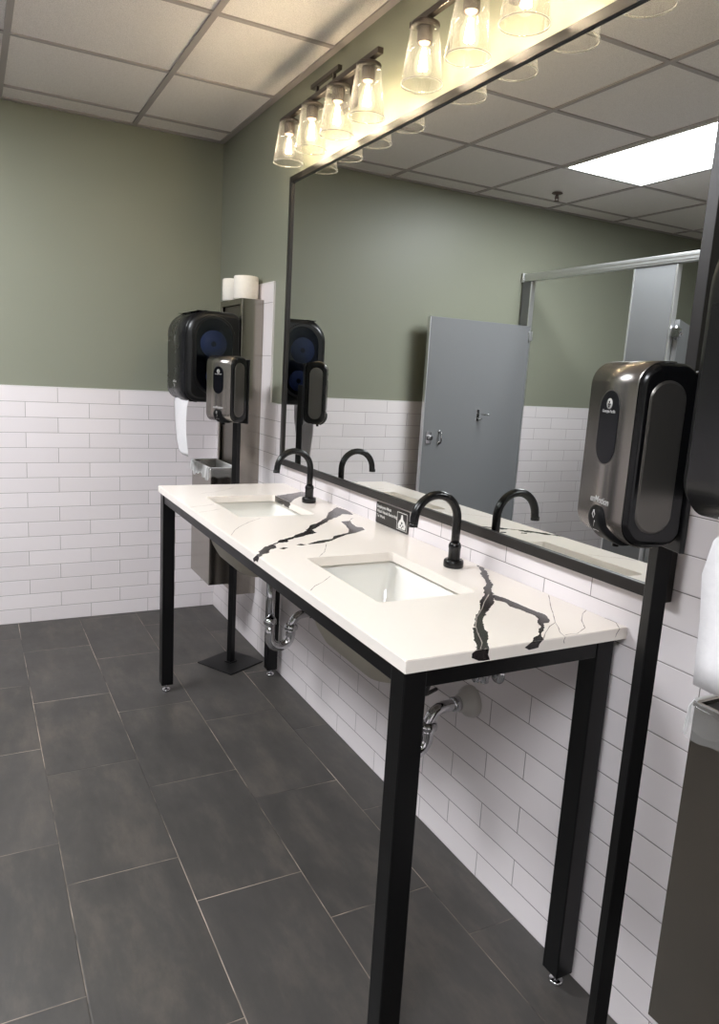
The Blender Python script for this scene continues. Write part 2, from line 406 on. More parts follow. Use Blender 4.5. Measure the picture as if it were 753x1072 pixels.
# ------------------------------------------------------------------ vanity table
ZT = .8986; TX0, TY_0, TY_1 = -.5604, 1.0548, 3.0473; TH = .0256
HOLES = [(-.440, -.170, 1.372, 1.780), (-.440, -.160, 2.350, 2.760)]
table = thing('vanity_table', 'long black steel vanity table with a black-veined white quartz top, under the mirror', 'table', ((TX0)/2, (TY_0+TY_1)/2, 0))
OX, OY = table.location.x, table.location.y
def shift(bm): bmesh.ops.translate(bm, vec=(-OX, -OY, 0), verts=bm.verts)
def countertop():
    bm = bmesh.new()
    xs = sorted({TX0, 0-.001} | {h[i] for h in HOLES for i in (0,1)}); ys = sorted({TY_0, TY_1} | {h[i] for h in HOLES for i in (2,3)})
    # outline + holes as one filled face, then solid
    def loop(P, z): 
        vs = [bm.verts.new((p[0], p[1], z)) for p in P]
        return [bm.edges.new((vs[i], vs[(i+1) % len(vs)])) for i in range(len(vs))]
    outer = rrect(TX0, -.001, TY_0, TY_1, .002, 2); hol = [rrect(*h, .012, 6) for h in HOLES]
    for z in (ZT-.0012, ZT-TH):
        e = []
        for P in [outer]+hol: e += loop(P, z)
        bmesh.ops.triangle_fill(bm, edges=e, use_beauty=True)
    # walls
    bm.verts.ensure_lookup_table()
    def wall(P):
        top = [min((v for v in bm.verts if abs(v.co.z-(ZT-.0012))<1e-5), key=lambda v:(v.co.x-p[0])**2+(v.co.y-p[1])**2) for p in P]
        bot = [min((v for v in bm.verts if abs(v.co.z-(ZT-TH))<1e-5), key=lambda v:(v.co.x-p[0])**2+(v.co.y-p[1])**2) for p in P]
        for i in range(len(P)):
            j = (i+1) % len(P); bm.faces.new((top[i], top[j], bot[j], bot[i]))
    for P in [outer]+hol: wall(P)
    bmesh.ops.recalc_face_normals(bm, faces=bm.faces)
    # raise the top by an eased 1.2 mm arris
    topf = [f for f in bm.faces if all(abs(v.co.z-(ZT-.0012)) < 1e-5 for v in f.verts)]
    for f in topf:
        for v in f.verts: v.co.z = ZT
    sharp = [e for e in bm.edges if len(e.link_faces) == 2 and all(abs(v.co.z-ZT) < 1e-6 for v in e.verts) and e.link_faces[0].normal.dot(e.link_faces[1].normal) < .5]
    bmesh.ops.bevel(bm, geom=sharp, offset=.0015, segments=2, affect='EDGES')
    for f in bm.faces: f.smooth = False
    return bm
POLY = {
    'A': [(-0.5610,1.8459),(-0.5356,1.8895),(-0.5071,1.9285),(-0.4707,1.9554),(-0.4320,2.0010),(-0.3972,2.0186),(-0.3561,2.0572),(-0.3133,2.0891),(-0.2715,2.1468),(-0.2538,2.1794),(-0.2188,2.2031),(-0.1475,2.2801),(-0.1000,2.3655),(-0.0178,2.4637),(-0.0073,2.4115),(-0.0163,2.3387),(-0.0262,2.3118),(-0.0388,2.3250),(-0.0584,2.3323),(-0.0993,2.2876),(-0.1484,2.2468),(-0.1930,2.1977),(-0.2454,2.1411),(-0.2777,2.1099),(-0.2788,2.0672),(-0.3231,2.0441),(-0.3540,2.0243),(-0.4057,1.9947),(-0.4209,1.9679),(-0.4447,1.9687),(-0.4697,1.9503),(-0.4762,1.9137),(-0.5033,1.8927),(-0.5176,1.8625),(-0.5428,1.8470),(-0.5610,1.8238)],
    'B': [(-0.3692,1.9354),(-0.3204,1.9639),(-0.2692,1.9778),(-0.2472,2.0101),(-0.1798,2.0447),(-0.1530,2.0910),(-0.1355,2.1541),(-0.1214,2.2149),(-0.0904,2.2151),(-0.0653,2.2500),(-0.0466,2.2599),(-0.0779,2.2324),(-0.1003,2.1782),(-0.1093,2.1237),(-0.0944,2.1082),(-0.1026,2.0739),(-0.1608,2.0347),(-0.2040,2.0166),(-0.2575,1.9750),(-0.2803,1.9543),(-0.3216,1.9338),(-0.3640,1.9292)],
    'B2': [(-0.4080,1.9302),(-0.3897,1.9404),(-0.3753,1.9271),(-0.3954,1.9198)],
    'B3': [(-0.4721,1.9033),(-0.4557,1.9109),(-0.4449,1.9011),(-0.4642,1.8896)],
    'C': [(-0.1585,2.5900),(-0.1585,2.6600),(-0.1585,2.7380),(-0.1233,2.7539),(-0.0486,2.7927),(-0.0126,2.8165),(-0.0040,2.7960),(-0.0383,2.7168),(-0.0693,2.7033),(-0.1185,2.6450),(-0.1542,2.5877),(-0.1585,2.5725)],
    'D': [(-0.0085,1.5886),(-0.0077,1.5635),(-0.0207,1.5260),(-0.0589,1.4681),(-0.0875,1.4119),(-0.1302,1.3640),(-0.1529,1.3231),(-0.1966,1.2737),(-0.2331,1.2428),(-0.2845,1.1956),(-0.3156,1.1464),(-0.3332,1.1104),(-0.3621,1.0740),(-0.3738,1.0540),(-0.4068,1.0540),(-0.3840,1.0815),(-0.3472,1.1428),(-0.2898,1.2128),(-0.2408,1.2620),(-0.2055,1.3119),(-0.1648,1.3456),(-0.1327,1.3946),(-0.0974,1.4253),(-0.0740,1.4725),(-0.0540,1.5120),(-0.0333,1.5367)],
    'E': [(-0.1420,1.3425),(-0.1322,1.3131),(-0.1295,1.2703),(-0.1274,1.2208),(-0.1212,1.1821),(-0.1377,1.1475),(-0.1540,1.1343),(-0.1686,1.1345),(-0.1861,1.1104),(-0.2181,1.0853),(-0.2386,1.0540),(-0.2685,1.0540),(-0.2470,1.0743),(-0.2233,1.0843),(-0.2084,1.1034),(-0.1837,1.1245),(-0.1767,1.1448),(-0.1574,1.1618),(-0.1502,1.1866),(-0.1535,1.2291),(-0.1626,1.2543),(-0.1529,1.2829),(-0.1657,1.3050)],
}
LINES = [
    [(-0.0073,1.2974),(-0.0668,1.2240),(-0.0997,1.1801),(-0.1370,1.1317),(-0.1518,1.1064),(-0.1740,1.0775),(-0.1800,1.0562)],
    [(-0.1370,1.1317),(-0.1683,1.1149),(-0.2039,1.0876),(-0.2368,1.0573)],
    [(-0.1730,1.0631),(-0.1412,1.0622),(-0.0998,1.0817),(-0.0678,1.1246),(-0.0292,1.1607),(-0.002,1.1766)],
    [(-0.0041,1.1198),(-0.0029,1.0876),(-0.0253,1.0568)],
    [(-0.5590,2.5494),(-0.5235,2.5700),(-0.4971,2.5745)],
    [(-0.4971,2.5745),(-0.4556,2.5996)],
    [(-0.5503,2.4581),(-0.4987,2.4822),(-0.4573,2.5094)],
    [(-0.5524,2.0949),(-0.5215,2.1566),(-0.4916,2.2017),(-0.4337,2.2693),(-0.3779,2.3194)],
    [(-0.5515,1.5003),(-0.5268,1.5314),(-0.4958,1.5555),(-0.4560,1.5963)],
    [(-0.3996,1.7857),(-0.3607,1.8334),(-0.3166,1.9176)],
    [(-0.4361,2.8379),(-0.3791,2.8573),(-0.3035,2.9154),(-0.2670,2.9520)],
]
def rough_outline(P, step=.004, amp=.0042, lim=None):
    out = []; j = 0
    for i, a in enumerate(P):
        b = P[(i+1) % len(P)]; L = math.dist(a, b); n = max(1, int(L/step))
        nx, ny = -(b[1]-a[1])/(L+1e-9), (b[0]-a[0])/(L+1e-9)
        for k in range(n):
            t_ = k/n; j = j*.45+random.uniform(-amp, amp)*.6*(1.8 if random.random() < .12 else 1)
            w_ = math.sin(PI*t_)**.5 if k else 0
            q = (a[0]+(b[0]-a[0])*t_+nx*j*w_, a[1]+(b[1]-a[1])*t_+ny*j*w_)
            if lim: q = (min(max(q[0], lim[0]), lim[1]), min(max(q[1], lim[2]), lim[3]))
            out.append(q)
    return out
def fill(bm, P, fn, mi):
    vs = [bm.verts.new(fn(*p)) for p in P]
    for tri in tessellate_polygon([[Vector((p[0], p[1], 0)) for p in P]]):
        try: f = bm.faces.new([vs[i] for i in tri]); f.material_index = mi
        except ValueError: pass
def ribbon(bm, P, w, fn, mi):
    L = None
    for i, p in enumerate(P):
        a = P[max(i-1,0)]; b = P[min(i+1,len(P)-1)]; l = math.dist(a,b)+1e-9
        nx, ny = -(b[1]-a[1])/l, (b[0]-a[0])/l
        ww = w*random.uniform(.5, 1.4)
        cur = (bm.verts.new(fn(p[0]+nx*ww, p[1]+ny*ww)), bm.verts.new(fn(p[0]-nx*ww, p[1]-ny*ww)))
        if L: bm.faces.new((L[0], cur[0], cur[1], L[1])).material_index = mi
        L = cur
def wiggle(P, step=.012, amp=.002):
    out = []
    for a, b in zip(P, P[1:]):
        n = max(1, int(math.dist(a,b)/step))
        for k in range(n):
            t_ = k/n; j = random.uniform(-amp, amp) if k or out else 0
            out.append((a[0]+(b[0]-a[0])*t_+j, a[1]+(b[1]-a[1])*t_+j))
    return out+[P[-1]]
ct = countertop()
bmesh.ops.recalc_face_normals(ct, faces=ct.faces)
e_ = .0002
lim = (TX0-e_, -.002, TY_0-e_, TY_1-.002)
for k, P in POLY.items(): fill(ct, rough_outline(P, amp=.0022 if k in ('E', 'B', 'B2', 'B3') else .0042, lim=(-.1585 if k=='C' else lim[0], *lim[1:])), lambda x, y: (x, y, ZT+e_), 1)
for L in LINES: ribbon(ct, wiggle(L), .0009, lambda x, y: (x, y, ZT+e_*1.2), 2)
# pale thread running inside the broad near vein
ribbon(ct, wiggle([(-.1529,1.345),(-.2005,1.300),(-.235,1.262),(-.285,1.215),(-.325,1.165),(-.350,1.120),(-.368,1.085),(-.392,1.058)], .01, .002), .0011, lambda x, y: (x, y, ZT+e_*1.6), 3)
# veins wrapping over the edges
fill(ct, [(-.4064,ZT),(-.4139,.8939),(-.4140,.8847),(-.3960,.8763),(-.3830,.8748),(-.3695,.8752),(-.3754,.8864),(-.3741,ZT)], lambda x, z: (x, TY_0-e_, z), 1)
fill(ct, [(-.2690,ZT),(-.2858,.8889),(-.2734,.8825),(-.2501,.8843),(-.2481,.8913),(-.2405,ZT)], lambda x, z: (x, TY_0-e_, z), 1)
fill(ct, [(1.8465,ZT),(1.8734,.8823),(1.8648,.8737),(1.8501,.8818),(1.8348,.8814),(1.8281,.8911),(1.8243,ZT)], lambda y, z: (TX0-e_, y, z), 1)
fill(ct, [(2.585,ZT),(2.578,.888),(2.592,.884),(2.588,.8745),(2.640,.8745),(2.648,.881),(2.665,.8745),(2.742,.8745),(2.742,ZT)], lambda y, z: (-.160-e_, y, z), 1)
ribbon(ct, [(-.180,ZT),(-.184,.890),(-.181,.885)], .0008, lambda x, z: (x, TY_0-e_, z), 2)
ribbon(ct, [(-.026,ZT),(-.034,.888),(-.036,.880)], .0008, lambda x, z: (x, TY_0-e_, z), 2)
shift(ct); build('countertop', ct, [M['quartz'], M['vein'], M['hairline'], M['pale_line']], table, 'white quartz countertop with jagged black veins', normals=False)
LEG = .050; LX = (-.553, -.072); LY = (1.067, 2.985); ZA = ZT-TH
for lx in LX:
    for ly in LY:
        b = bmesh.new(); box(b, lx, lx+LEG, ly, ly+LEG, .034, ZA, 0, .003); shift(b)
        lg = build('leg', b, M['black'], table)
        b = bmesh.new(); cyl(b, .006, .008, .036, (lx+LEG/2, ly+LEG/2, 0), seg=12); cyl(b, .017, 0, .010, (lx+LEG/2, ly+LEG/2, 0), bev=.002); shift(b)
        build('leveling_foot', b, M['chrome'], lg, 'bright metal screw foot')
AH = .040
for (x0,x1,y0,y1) in ((LX[0]+.004, LX[0]+.044, LY[0]+LEG, LY[1]), (LX[1]+.006, LX[1]+.046, LY[0]+LEG, LY[1]), (LX[0]+LEG, LX[1], LY[0]+.002, LY[0]+.042), (LX[0]+LEG, LX[1], LY[1]+.006, LY[1]+.046)):
    b = bmesh.new(); box(b, x0, x1, y0, y1, ZA-AH, ZA, 0, .002); shift(b); build('apron_rail', b, M['black'], table)

# ------------------------------------------------------------------ sinks
def sink(h, label):
    x0, x1, y0, y1 = h; cx, cy = (x0+x1)/2, (y0+y1)/2
    t = thing('sink', label, 'sink', (cx, cy, .735), 0, 'undermount sinks in the quartz top')
    g = .006; top = ZA-.0005
    rings = []
    b = bmesh.new()
    def ring(inset, z, r): return [b.verts.new((p[0]-cx, p[1]-cy, z-.735)) for p in rrect(x0+inset, x1-inset, y0+inset, y1-inset, r, 6)]
    inner = [ring(-.012, top, .022), ring(-.010, top-.040, .026), ring(.004, top-.095, .034), ring(.020, top-.145, .04), ring(.040, top-.180, .05), ring(.072, top-.197, .05), ring(.115, top-.203, .018)]
    outer = [ring(-.024, top, .03), ring(-.024, top-.010, .03), ring(-.017, top-.010, .03), ring(-.014, top-.044, .034), ring(-.001, top-.100, .04), ring(.015, top-.155, .05), ring(.034, top-.193, .055), ring(.066, top-.212, .05), ring(.110, top-.218, .022)]
    def bridge(A, B, mi):
        n = len(A)
        for i in range(n):
            f = b.faces.new((A[i], A[(i+1)%n], B[(i+1)%n], B[i])); f.smooth = True; f.material_index = mi
    for A, B in zip(inner, inner[1:]): bridge(A, B, 0)
    b.faces.new(inner[-1]).material_index = 0
    bridge(inner[0], outer[0], 0)
    for A, B in zip(outer, outer[1:]): bridge(A, B, 1)
    b.faces.new(outer[-1]).material_index = 1
    build('basin', b, [M['ceramic'], M['ceramic_under']], t)
    b = bmesh.new(); lathe(b, [(0,-.0035),(.020,-.0035),(.026,.001),(.031,.002),(.031,-.002)], 28, (-.235-cx, 0, top-.1975+.002-.735)); build('drain', b, M['chrome'], t, 'round chrome drain')
    return t
sink(HOLES[0], 'white ceramic undermount sink nearer the front end of the vanity table')
sink(HOLES[1], 'white ceramic undermount sink at the far end of the vanity table')

# ------------------------------------------------------------------ faucets
fa = thing('faucet', 'matte black gooseneck faucet behind the nearer sink', 'faucet', (-.085, 1.592, ZT), 0, 'black gooseneck faucets')
b = bmesh.new(); lathe(b, [(0,0),(.026,0),(.0275,.002),(.0275,.015),(.0265,.019),(.024,.021),(0,.021)], 32); build('base_flange', b, M['faucet'], fa)
b = bmesh.new(); lathe(b, [(.0165,.020),(.0165,.052),(.0175,.054),(.0175,.060),(.015,.066),(.0125,.069),(0,.069)], 28); build('sleeve', b, M['faucet'], fa)
b = bmesh.new(); R_ = .0685
pts = [(0,0,.066),(0,0,.095),(0,0,.125)]+arc((-R_,0,.132), R_, 0, PI*1.0, 22)+[(-2*R_-.002,0,.122)]
tube(b, pts, .0118, 20); build('spout', b, M['faucet'], fa)
b = bmesh.new(); lathe(b, [(0,0),(.0085,0),(.0085,-.002),(.0128,-.002),(.0128,.008),(0,.008)], 20, (-2*R_-.002,0,.120)); build('aerator', b, M['faucet'], fa)
dup(fa, (-.085, 2.574, ZT), 0, 'matte black gooseneck faucet behind the far sink')

# ------------------------------------------------------------------ drain traps, valves
def trap(y, label, dz):
    t = thing('drain_trap', label, 'pipe', (-.235, y, dz), 0, 'chrome traps under the sinks')
    b = bmesh.new(); cyl(b, .031, .632, .654-(.0 if dz == 0 else dz), seg=24, bev=.004) if dz == 0 else cyl(b, .031, .580, .603, seg=24, bev=.004)
    cyl(b, .024, .605-dz, .634-dz, seg=20); build('drain_nut', b, M['chrome'], t)
    b = bmesh.new(); cyl(b, .0165, .44, .615-dz, seg=20); build('tailpiece', b, M['chrome'], t)
    b = bmesh.new(); lathe(b, [(.017,.425),(.025,.427),(.0255,.436),(.024,.444),(.020,.450),(.017,.450)], 20); build('slip_nut', b, M['chrome'], t)
    b = bmesh.new(); tube(b, [(0,0,.430),(0,0,.385)]+arc((.044,0,.372), .044, PI, 2*PI, 14)+[(.088,0,.385),(.090,0,.400)], .0195, 20); cyl(b, .009, .318, .334, (.044,0,0), seg=12); build('trap_bend', b, M['chrome'], t)
    b = bmesh.new(); lathe(b, [(.020,.392),(.0265,.395),(.0275,.404),(.024,.414),(.018,.416)], 20, (.090,0,0)); build('slip_nut', b, M['chrome'], t)
    b = bmesh.new(); tube(b, [(.090,0,.400),(.091,0,.412),(.097,0,.428),(.108,0,.441),(.124,0,.449),(.142,0,.452),(.170,0,.453),(.215,0,.453)], .0165, 20); build('wall_pipe', b, M['chrome'], t)
    b = bmesh.new(); cyl(b, .0215, .166, .192, (0,0,.453), 'X', 20, bev=.003); build('slip_nut', b, M['chrome'], t)
    b = bmesh.new(); lathe(b, [(.018,.188),(.026,.190),(.028,.204),(.040,.212),(.046,.226),(.046,.2348)], 32, (0,0,.453), 'X'); build('escutcheon', b, M['escutcheon'], t, 'pale plastic wall collar')
trap(1.565, 'chrome drain trap under the nearer sink', .050)
trap(2.555, 'chrome drain trap under the far sink, beside the rear table leg', 0)
def valve(y, label, xh):
    t = thing('shutoff_valve', label, 'valve', (0, y, .628), 0, 'shutoff valves under the sinks')
    b = bmesh.new(); lathe(b, [(.008,-.010),(.026,-.007),(.029,-.0005)], 24, (0,0,0), 'X'); build('wall_flange', b, M['chrome'], t)
    b = bmesh.new(); cyl(b, .008, -.055, -.006, axis='X', seg=16); cyl(b, .0125, -.020, .022, (-.045,0,0), 'Z', 16, bev=.002); build('valve_body', b, M['chrome'], t)
    b = bmesh.new(); lathe(b, [(0,-.082),(.014,-.080),(.016,-.070),(.010,-.060),(.006,-.052)], 16, (0,0,0), 'X'); build('handle', b, M['chrome'], t)
    b = bmesh.new(); tube(b, [(-.045,0,.022),(-.047,.002,.06),(-.055,.03,.11),(-.075,xh*.7,.17),(-.085,xh,.235)], .005, 10); build('supply_hose', b, M['hose'], t, 'thin black supply hose')
valve(1.464, 'small chrome shutoff valve on the wall under the nearer sink', .09)
valve(2.440, 'small chrome shutoff valve on the wall under the far sink', .09)
bm = bmesh.new(); tube(bm, [(-.085,1.604,.86),(-.09,1.606,.75),(-.10,1.610,.64),(-.105,1.625,.56),(-.095,1.66,.50),(-.06,1.71,.47),(-.003,1.74,.465)], .006, 10)
tag(build('cable', bm, M['hose']), 'thin black cable hanging behind the nearer sink down to the wall', 'cable')

# ------------------------------------------------------------------ mirror
mr = thing('wall_mirror', 'wide rectangular wall mirror in a thin dark metal frame above the vanity table', 'mirror', (0, 2.0, 1.585))
my0, my1, mz0, mz1, fw, fd = .957, 3.050, .985, 2.190, .026, .026
b = bmesh.new()
for (a0,a1,b0,b1) in ((my0,my0+fw,mz0,mz1),(my1-fw,my1,mz0,mz1),(my0+fw,my1-fw,mz0,mz0+fw),(my0+fw,my1-fw,mz1-fw,mz1)):
    box(b, -fd, -.0005, a0-2.0, a1-2.0, b0-1.585, b1-1.585, 0, .0015)
build('frame', b, M['frame'], mr, 'thin dark metal frame')
b = bmesh.new(); box(b, MX, -.004, my0+fw-2.0, my1-fw-2.0, mz0+fw-1.585, mz1-fw-1.585); build('glass', b, M['mirror'], mr)

# ------------------------------------------------------------------ hand washing sign
sg = thing('wall_sign', 'small black hand washing notice on the tiles under the mirror', 'sign', (-.001, 2.074, .936))
b = bmesh.new(); prism(b, rrect(-.1075, .1075, -.0365, .0365, .006, 4), lambda u, v: (0, u, v), lambda u, v: (-.003, u, v)); build('plate', b, M['sign'], sg)
mtx = lambda y, z: face_minus_x(-.0032, y, z)
text('lettering', 'Employees Must\nWash Hands Returning\nTo Work', .0145, M['white_print'], sg, mtx(.101, .006), .0001, 'white lettering', 'LEFT', 0, 1.12)
b = bmesh.new()
for (u0,u1,v0,v1) in ((-.100,-.036,-.030,-.0285),(-.100,-.036,.0265,.028),(-.100,-.0985,-.030,.028),(-.0375,-.036,-.030,.028)): box(b, -.0036, -.003, u0, u1, v0, v1)
prism(b, [(-.090,-.026),(-.046,-.026),(-.044,-.012),(-.052,.000),(-.060,.006),(-.063,.020),(-.068,.022),(-.072,.020),(-.074,.006),(-.084,.000),(-.092,-.012)], lambda u, v: (-.003,u,v), lambda u, v: (-.0036,u,v))
build('pictogram', b, M['white_print'], sg, 'white hands pictogram in a thin square')
b = bmesh.new()
for u, v, r in ((-.068,-.006,.0045),(-.060,-.015,.0035),(-.076,-.015,.0035),(-.068,-.021,.003)): lathe(b, [(0,-.0042),(r,-.0040),(r,-.0034)], 14, (0,u,v), 'X')
build('pictogram', b, M['sign'], sg, 'black drops on the hands pictogram')

# ------------------------------------------------------------------ vanity lights
def vanity_light(yc, label):
    t = thing('vanity_light', label, 'wall lamp', (0, yc, 2.33), 0, 'four-shade vanity lights over the mirror')
    X = -.094; Z0 = -2.33+0
    zz = lambda z: z-2.33
    b = bmesh.new(); box(b, X-.010, X+.010, -.400, .400, zz(2.364), zz(2.382), 0, .0015); build('bar', b, M['bronze'], t)
    b = bmesh.new(); box(b, X-.008, X+.008, -.115, .115, zz(2.405), zz(2.421), 0, .0015)
    for y in (-.07, .07): box(b, X-.005, X+.005, y-.005, y+.005, zz(2.380), zz(2.407))
    build('upper_bar', b, M['bronze'], t)
    b = bmesh.new(); box(b, -.020, T-.001, -.060, .060, zz(2.325), zz(2.445), 0, .003); build('canopy', b, M['bronze'], t)
    for y in (-.04, .04):
        b = bmesh.new(); box(b, X+.008, -.018, y-.006, y+.006, zz(2.366), zz(2.380)); build('arm', b, M['bronze'], t)
    for k in range(4):
        y = .3267-.2178*k
        c = (X, y, 0)
        b = bmesh.new(); lathe(b, [(0,zz(2.366)),(.012,zz(2.366)),(.016,zz(2.362)),(.033,zz(2.359)),(.040,zz(2.355)),(.040,zz(2.349)),(.026,zz(2.347)),(0,zz(2.347))], 32, c)
        lathe(b, [(0,zz(2.347)),(.0205,zz(2.347)),(.0215,zz(2.343)),(.0215,zz(2.306)),(.0185,zz(2.306)),(.0160,zz(2.309)),(0,zz(2.309))], 28, c)
        so = build('socket', b, M['bronze'], t)
        b = bmesh.new(); lathe(b, [(.0150,zz(2.3055)),(0,zz(2.3050))], 20, c); lathe(b, [(.0155,zz(2.3085)),(.0150,zz(2.3055))], 20, c); build('contact', b, M['lamp_base'], so, 'orange lit rim of the lamp base')
        b = bmesh.new(); lathe(b, [(.026,zz(2.348)),(.0375,zz(2.347)),(.0405,zz(2.341)),(.0590,zz(2.200)),(.0572,zz(2.200)),(.0388,zz(2.340)),(.0365,zz(2.3445)),(.026,zz(2.3455))], 48, c, close=True)
        lathe(b, [(.0592,zz(2.2030)),(.0596,zz(2.2015)),(.0590,zz(2.1990)),(.0572,zz(2.1990)),(.0568,zz(2.2015)),(.0571,zz(2.2030))], 48, c, mi=1, close=True)
        sh = build('shade', b, [M['shade_glass'], M['shade_rim']], t, 'clear glass tapered shade')
        b = bmesh.new(); lathe(b, [(.0105,zz(2.306)),(.011,zz(2.298)),(.017,zz(2.284)),(.0235,zz(2.266)),(.0262,zz(2.250)),(.0245,zz(2.236)),(.018,zz(2.225)),(.009,zz(2.220)),(0,zz(2.219))], 28, c)
        bu = build('bulb', b, M['bulb_glass'], t)
        b = bmesh.new()
        for q in range(6):
            a = q*PI/3
            tube(b, [(c[0]+.0035*math.cos(a), y+.0035*math.sin(a), zz(2.290)), (c[0]+.0105*math.cos(a+.5), y+.0105*math.sin(a+.5), zz(2.238))], .0024, 8)
        build('filament', b, M['filament'], bu, 'glowing filament')
    return t
vanity_light(2.573, 'four-shade bronze vanity light over the far half of the mirror')
vanity_light(1.590, 'four-shade bronze vanity light over the near half of the mirror')

# ------------------------------------------------------------------ cabinets, bins
def cabinet(ynear, label, blabel, gname='tall stainless wall cabinets'):
    """ynear: y of the side nearest the camera; body runs .33 m further"""
    t = thing('waste_cabinet', label, 'cabinet', (0, ynear, .285), 0, gname)
    W = .335; D = .105; HZ = 1.715-.285
    b = bmesh.new()
    box(b, -D, -.001, 0, .012, 0, HZ, 0, .001); box(b, -D, -.001, W-.012, W, 0, HZ, 0, .001)
    box(b, -D, -.001, .012, W-.012, HZ-.012, HZ, 0, .001); box(b, -D, -.001, .012, W-.012, 0, .012, 0, .001)
    box(b, -.012, -.001, .012, W-.012, .012, HZ-.012)
    # face flange
    for a0,a1,b0,b1 in ((0,.026,0,HZ),(W-.026,W,0,HZ),(.026,W-.026,HZ-.026,HZ),(.026,W-.026,0,.026)): box(b, -D-.003, -D+.0005, a0,a1,b0,b1,0,.0008)
    build('cabinet_body', b, M['steel'], t)
    b = bmesh.new(); box(b, -D+.012, -D+.016, .026, W-.026, .026, HZ-.026); build('front_panel', b, M['steel_dark'], t)
    bin_ = bpy.data.objects.new('waste_bin', None)
    b = bmesh.new()
    z0, z1 = .060, .635; x0, x1 = -.240, -.1090; th = .0022
    box(b, x0, x0+th, .0, W-.004, z0, z1, 0, .0006); box(b, x0+th, x1, .0, th, z0, z1); box(b, x0+th, x1, W-.004-th, W-.004, z0, z1)
    box(b, x1-th, x1, th, W-.004-th, z0, z1); box(b, x0+th, x1-th, th, W-.004-th, z0, z0+th)
    for p in ((x0-.002, x0+.006, -.002, W-.002),(x0+.006, x1, -.002, .006),(x0+.006, x1, W-.010, W-.002)): box(b, *p, z1-.004, z1+.003)
    bpy.data.objects.remove(bin_)
    o = build('waste_bin', b, M['steel']); o.location = (0, ynear, .285)
    tag(o, blabel, 'waste bin', 'stainless waste bins on the cabinets')
    return t
def liner(ynear, label, amp, seed):
    rnd = random.Random(seed)
    t = bpy.data.objects
    bm = bmesh.new(); W = .331
    cx, cy = -.178, ynear+W/2
    base = rrect(-.2445, -.1125, ynear-.004, ynear+W+.002, .012, 3)
    P = []
    for i, a in enumerate(base):
        bb = base[(i+1) % len(base)]; n = max(1, int(math.dist(a, bb)/.012))
        for k in range(n): P.append((a[0]+(bb[0]-a[0])*k/n, a[1]+(bb[1]-a[1])*k/n))
    # rows: inside bottom, inside rim, over rim, outside hem
    spec = [(-.008, .800), (-.007, .880), (-.006, .918), (.002, .9265), (.006, .915), (.007, .895), (.008, .872)]
    ph = [rnd.uniform(0, 6.28) for _ in range(6)]
    rows = []
    N = len(P)
    for j, (off, z) in enumerate(spec):
        R_ = []
        for i, (x, y) in enumerate(P):
            s = 2*PI*i/N; dx, dy = x-cx, y-cy
            nx = 1 if dx > .062 else (-1 if dx < -.060 else 0); ny = 1 if dy > W/2-.004 else (-1 if dy < -W/2+.004 else 0)
            w = abs(math.sin(9*s+ph[0])*.5+math.sin(23*s+ph[1])*.35+math.sin(41*s+ph[2])*.25)
            k = amp*w*(abs(j-3)/3)
            o = off+(k if j > 3 else -k if j < 3 else 0)
            hem = (amp*1.6*(math.sin(5*s+ph[3])+.6*math.sin(13*s+ph[4]))) if j >= 5 else 0
            R_.append(bm.verts.new((x+nx*o if nx < 0 else x-(.006 if j < 3 else 0), y+ny*o, z+hem*(j-4)/2)))
        rows.append(R_)
    for A, B in zip(rows, rows[1:]):
        for i in range(N):
            f = bm.faces.new((A[i], A[(i+1)%N], B[(i+1)%N], B[i])); f.smooth = True
    return tag(build('bin_liner', bm, M['liner'], normals=False), label, 'bin liner', 'clear plastic bin liners')
cabinet(3.378, 'tall narrow stainless cabinet on the wall in the far corner, toilet rolls on top', 'open stainless waste bin on the cabinet in the far corner')
liner(3.378, 'clear plastic liner draped over the rim of the far waste bin', .006, 3)
cabinet(.372, 'tall stainless cabinet on the wall at the right edge of the photo', 'open stainless waste bin at the right edge of the photo')
liner(.372, 'clear plastic liner folded over the rim of the near waste bin', .0035, 5)

# ------------------------------------------------------------------ dispensers
def stadium(hw, z0, z1, n=12):
    return rrect(-hw, hw, z0, z1, hw*.999, n)
def shell_profile(D, Hh, rf, rb, n=8):
    """(d, z) outline; d grows outwards from the wall"""
    return rrect(0, D, 0, Hh, (rf, rf, rb, rb), n)
def side_cover(bm, y, out, dc, hw, z0, z1, th, mi=0):
    P = stadium(hw, z0, z1)
    prism(bm, P, lambda u, v: (-(dc+u), y, v), lambda u, v: (-(dc+u*.97), y+out*th, (v-(z0+z1)/2)*.985+(z0+z1)/2), mi)
def bulged_body(bm, D, Hh, rf, rb, w, e, mi=0, rl=None):
    rl = rl or rf
    """body of width w along y whose side rims are chamfered by e"""
    def prof(ins): return rrect(ins*.6, D-ins, ins, Hh-ins, (max(rl-ins,.01),max(rf-ins,.01),max(rb-ins,.004),max(rb-ins,.004)), 10)
    secs = [(-w/2, prof(e)), (-w/2+e*.35, prof(e*.35)), (-w/2+e, prof(0)), (w/2-e, prof(0)), (w/2-e*.35, prof(e*.35)), (w/2, prof(e))]
    rows = [[bm.verts.new((-d, y, z)) for d, z in P] for y, P in secs]
    n = len(rows[0])
    for A, B in zip(rows, rows[1:]):
        for i in range(n):
            f = bm.faces.new((A[i], A[(i+1)%n], B[(i+1)%n], B[i])); f.smooth = True; f.material_index = mi
    for q in (rows[0][::-1], rows[-1]): bm.faces.new(q).material_index = mi
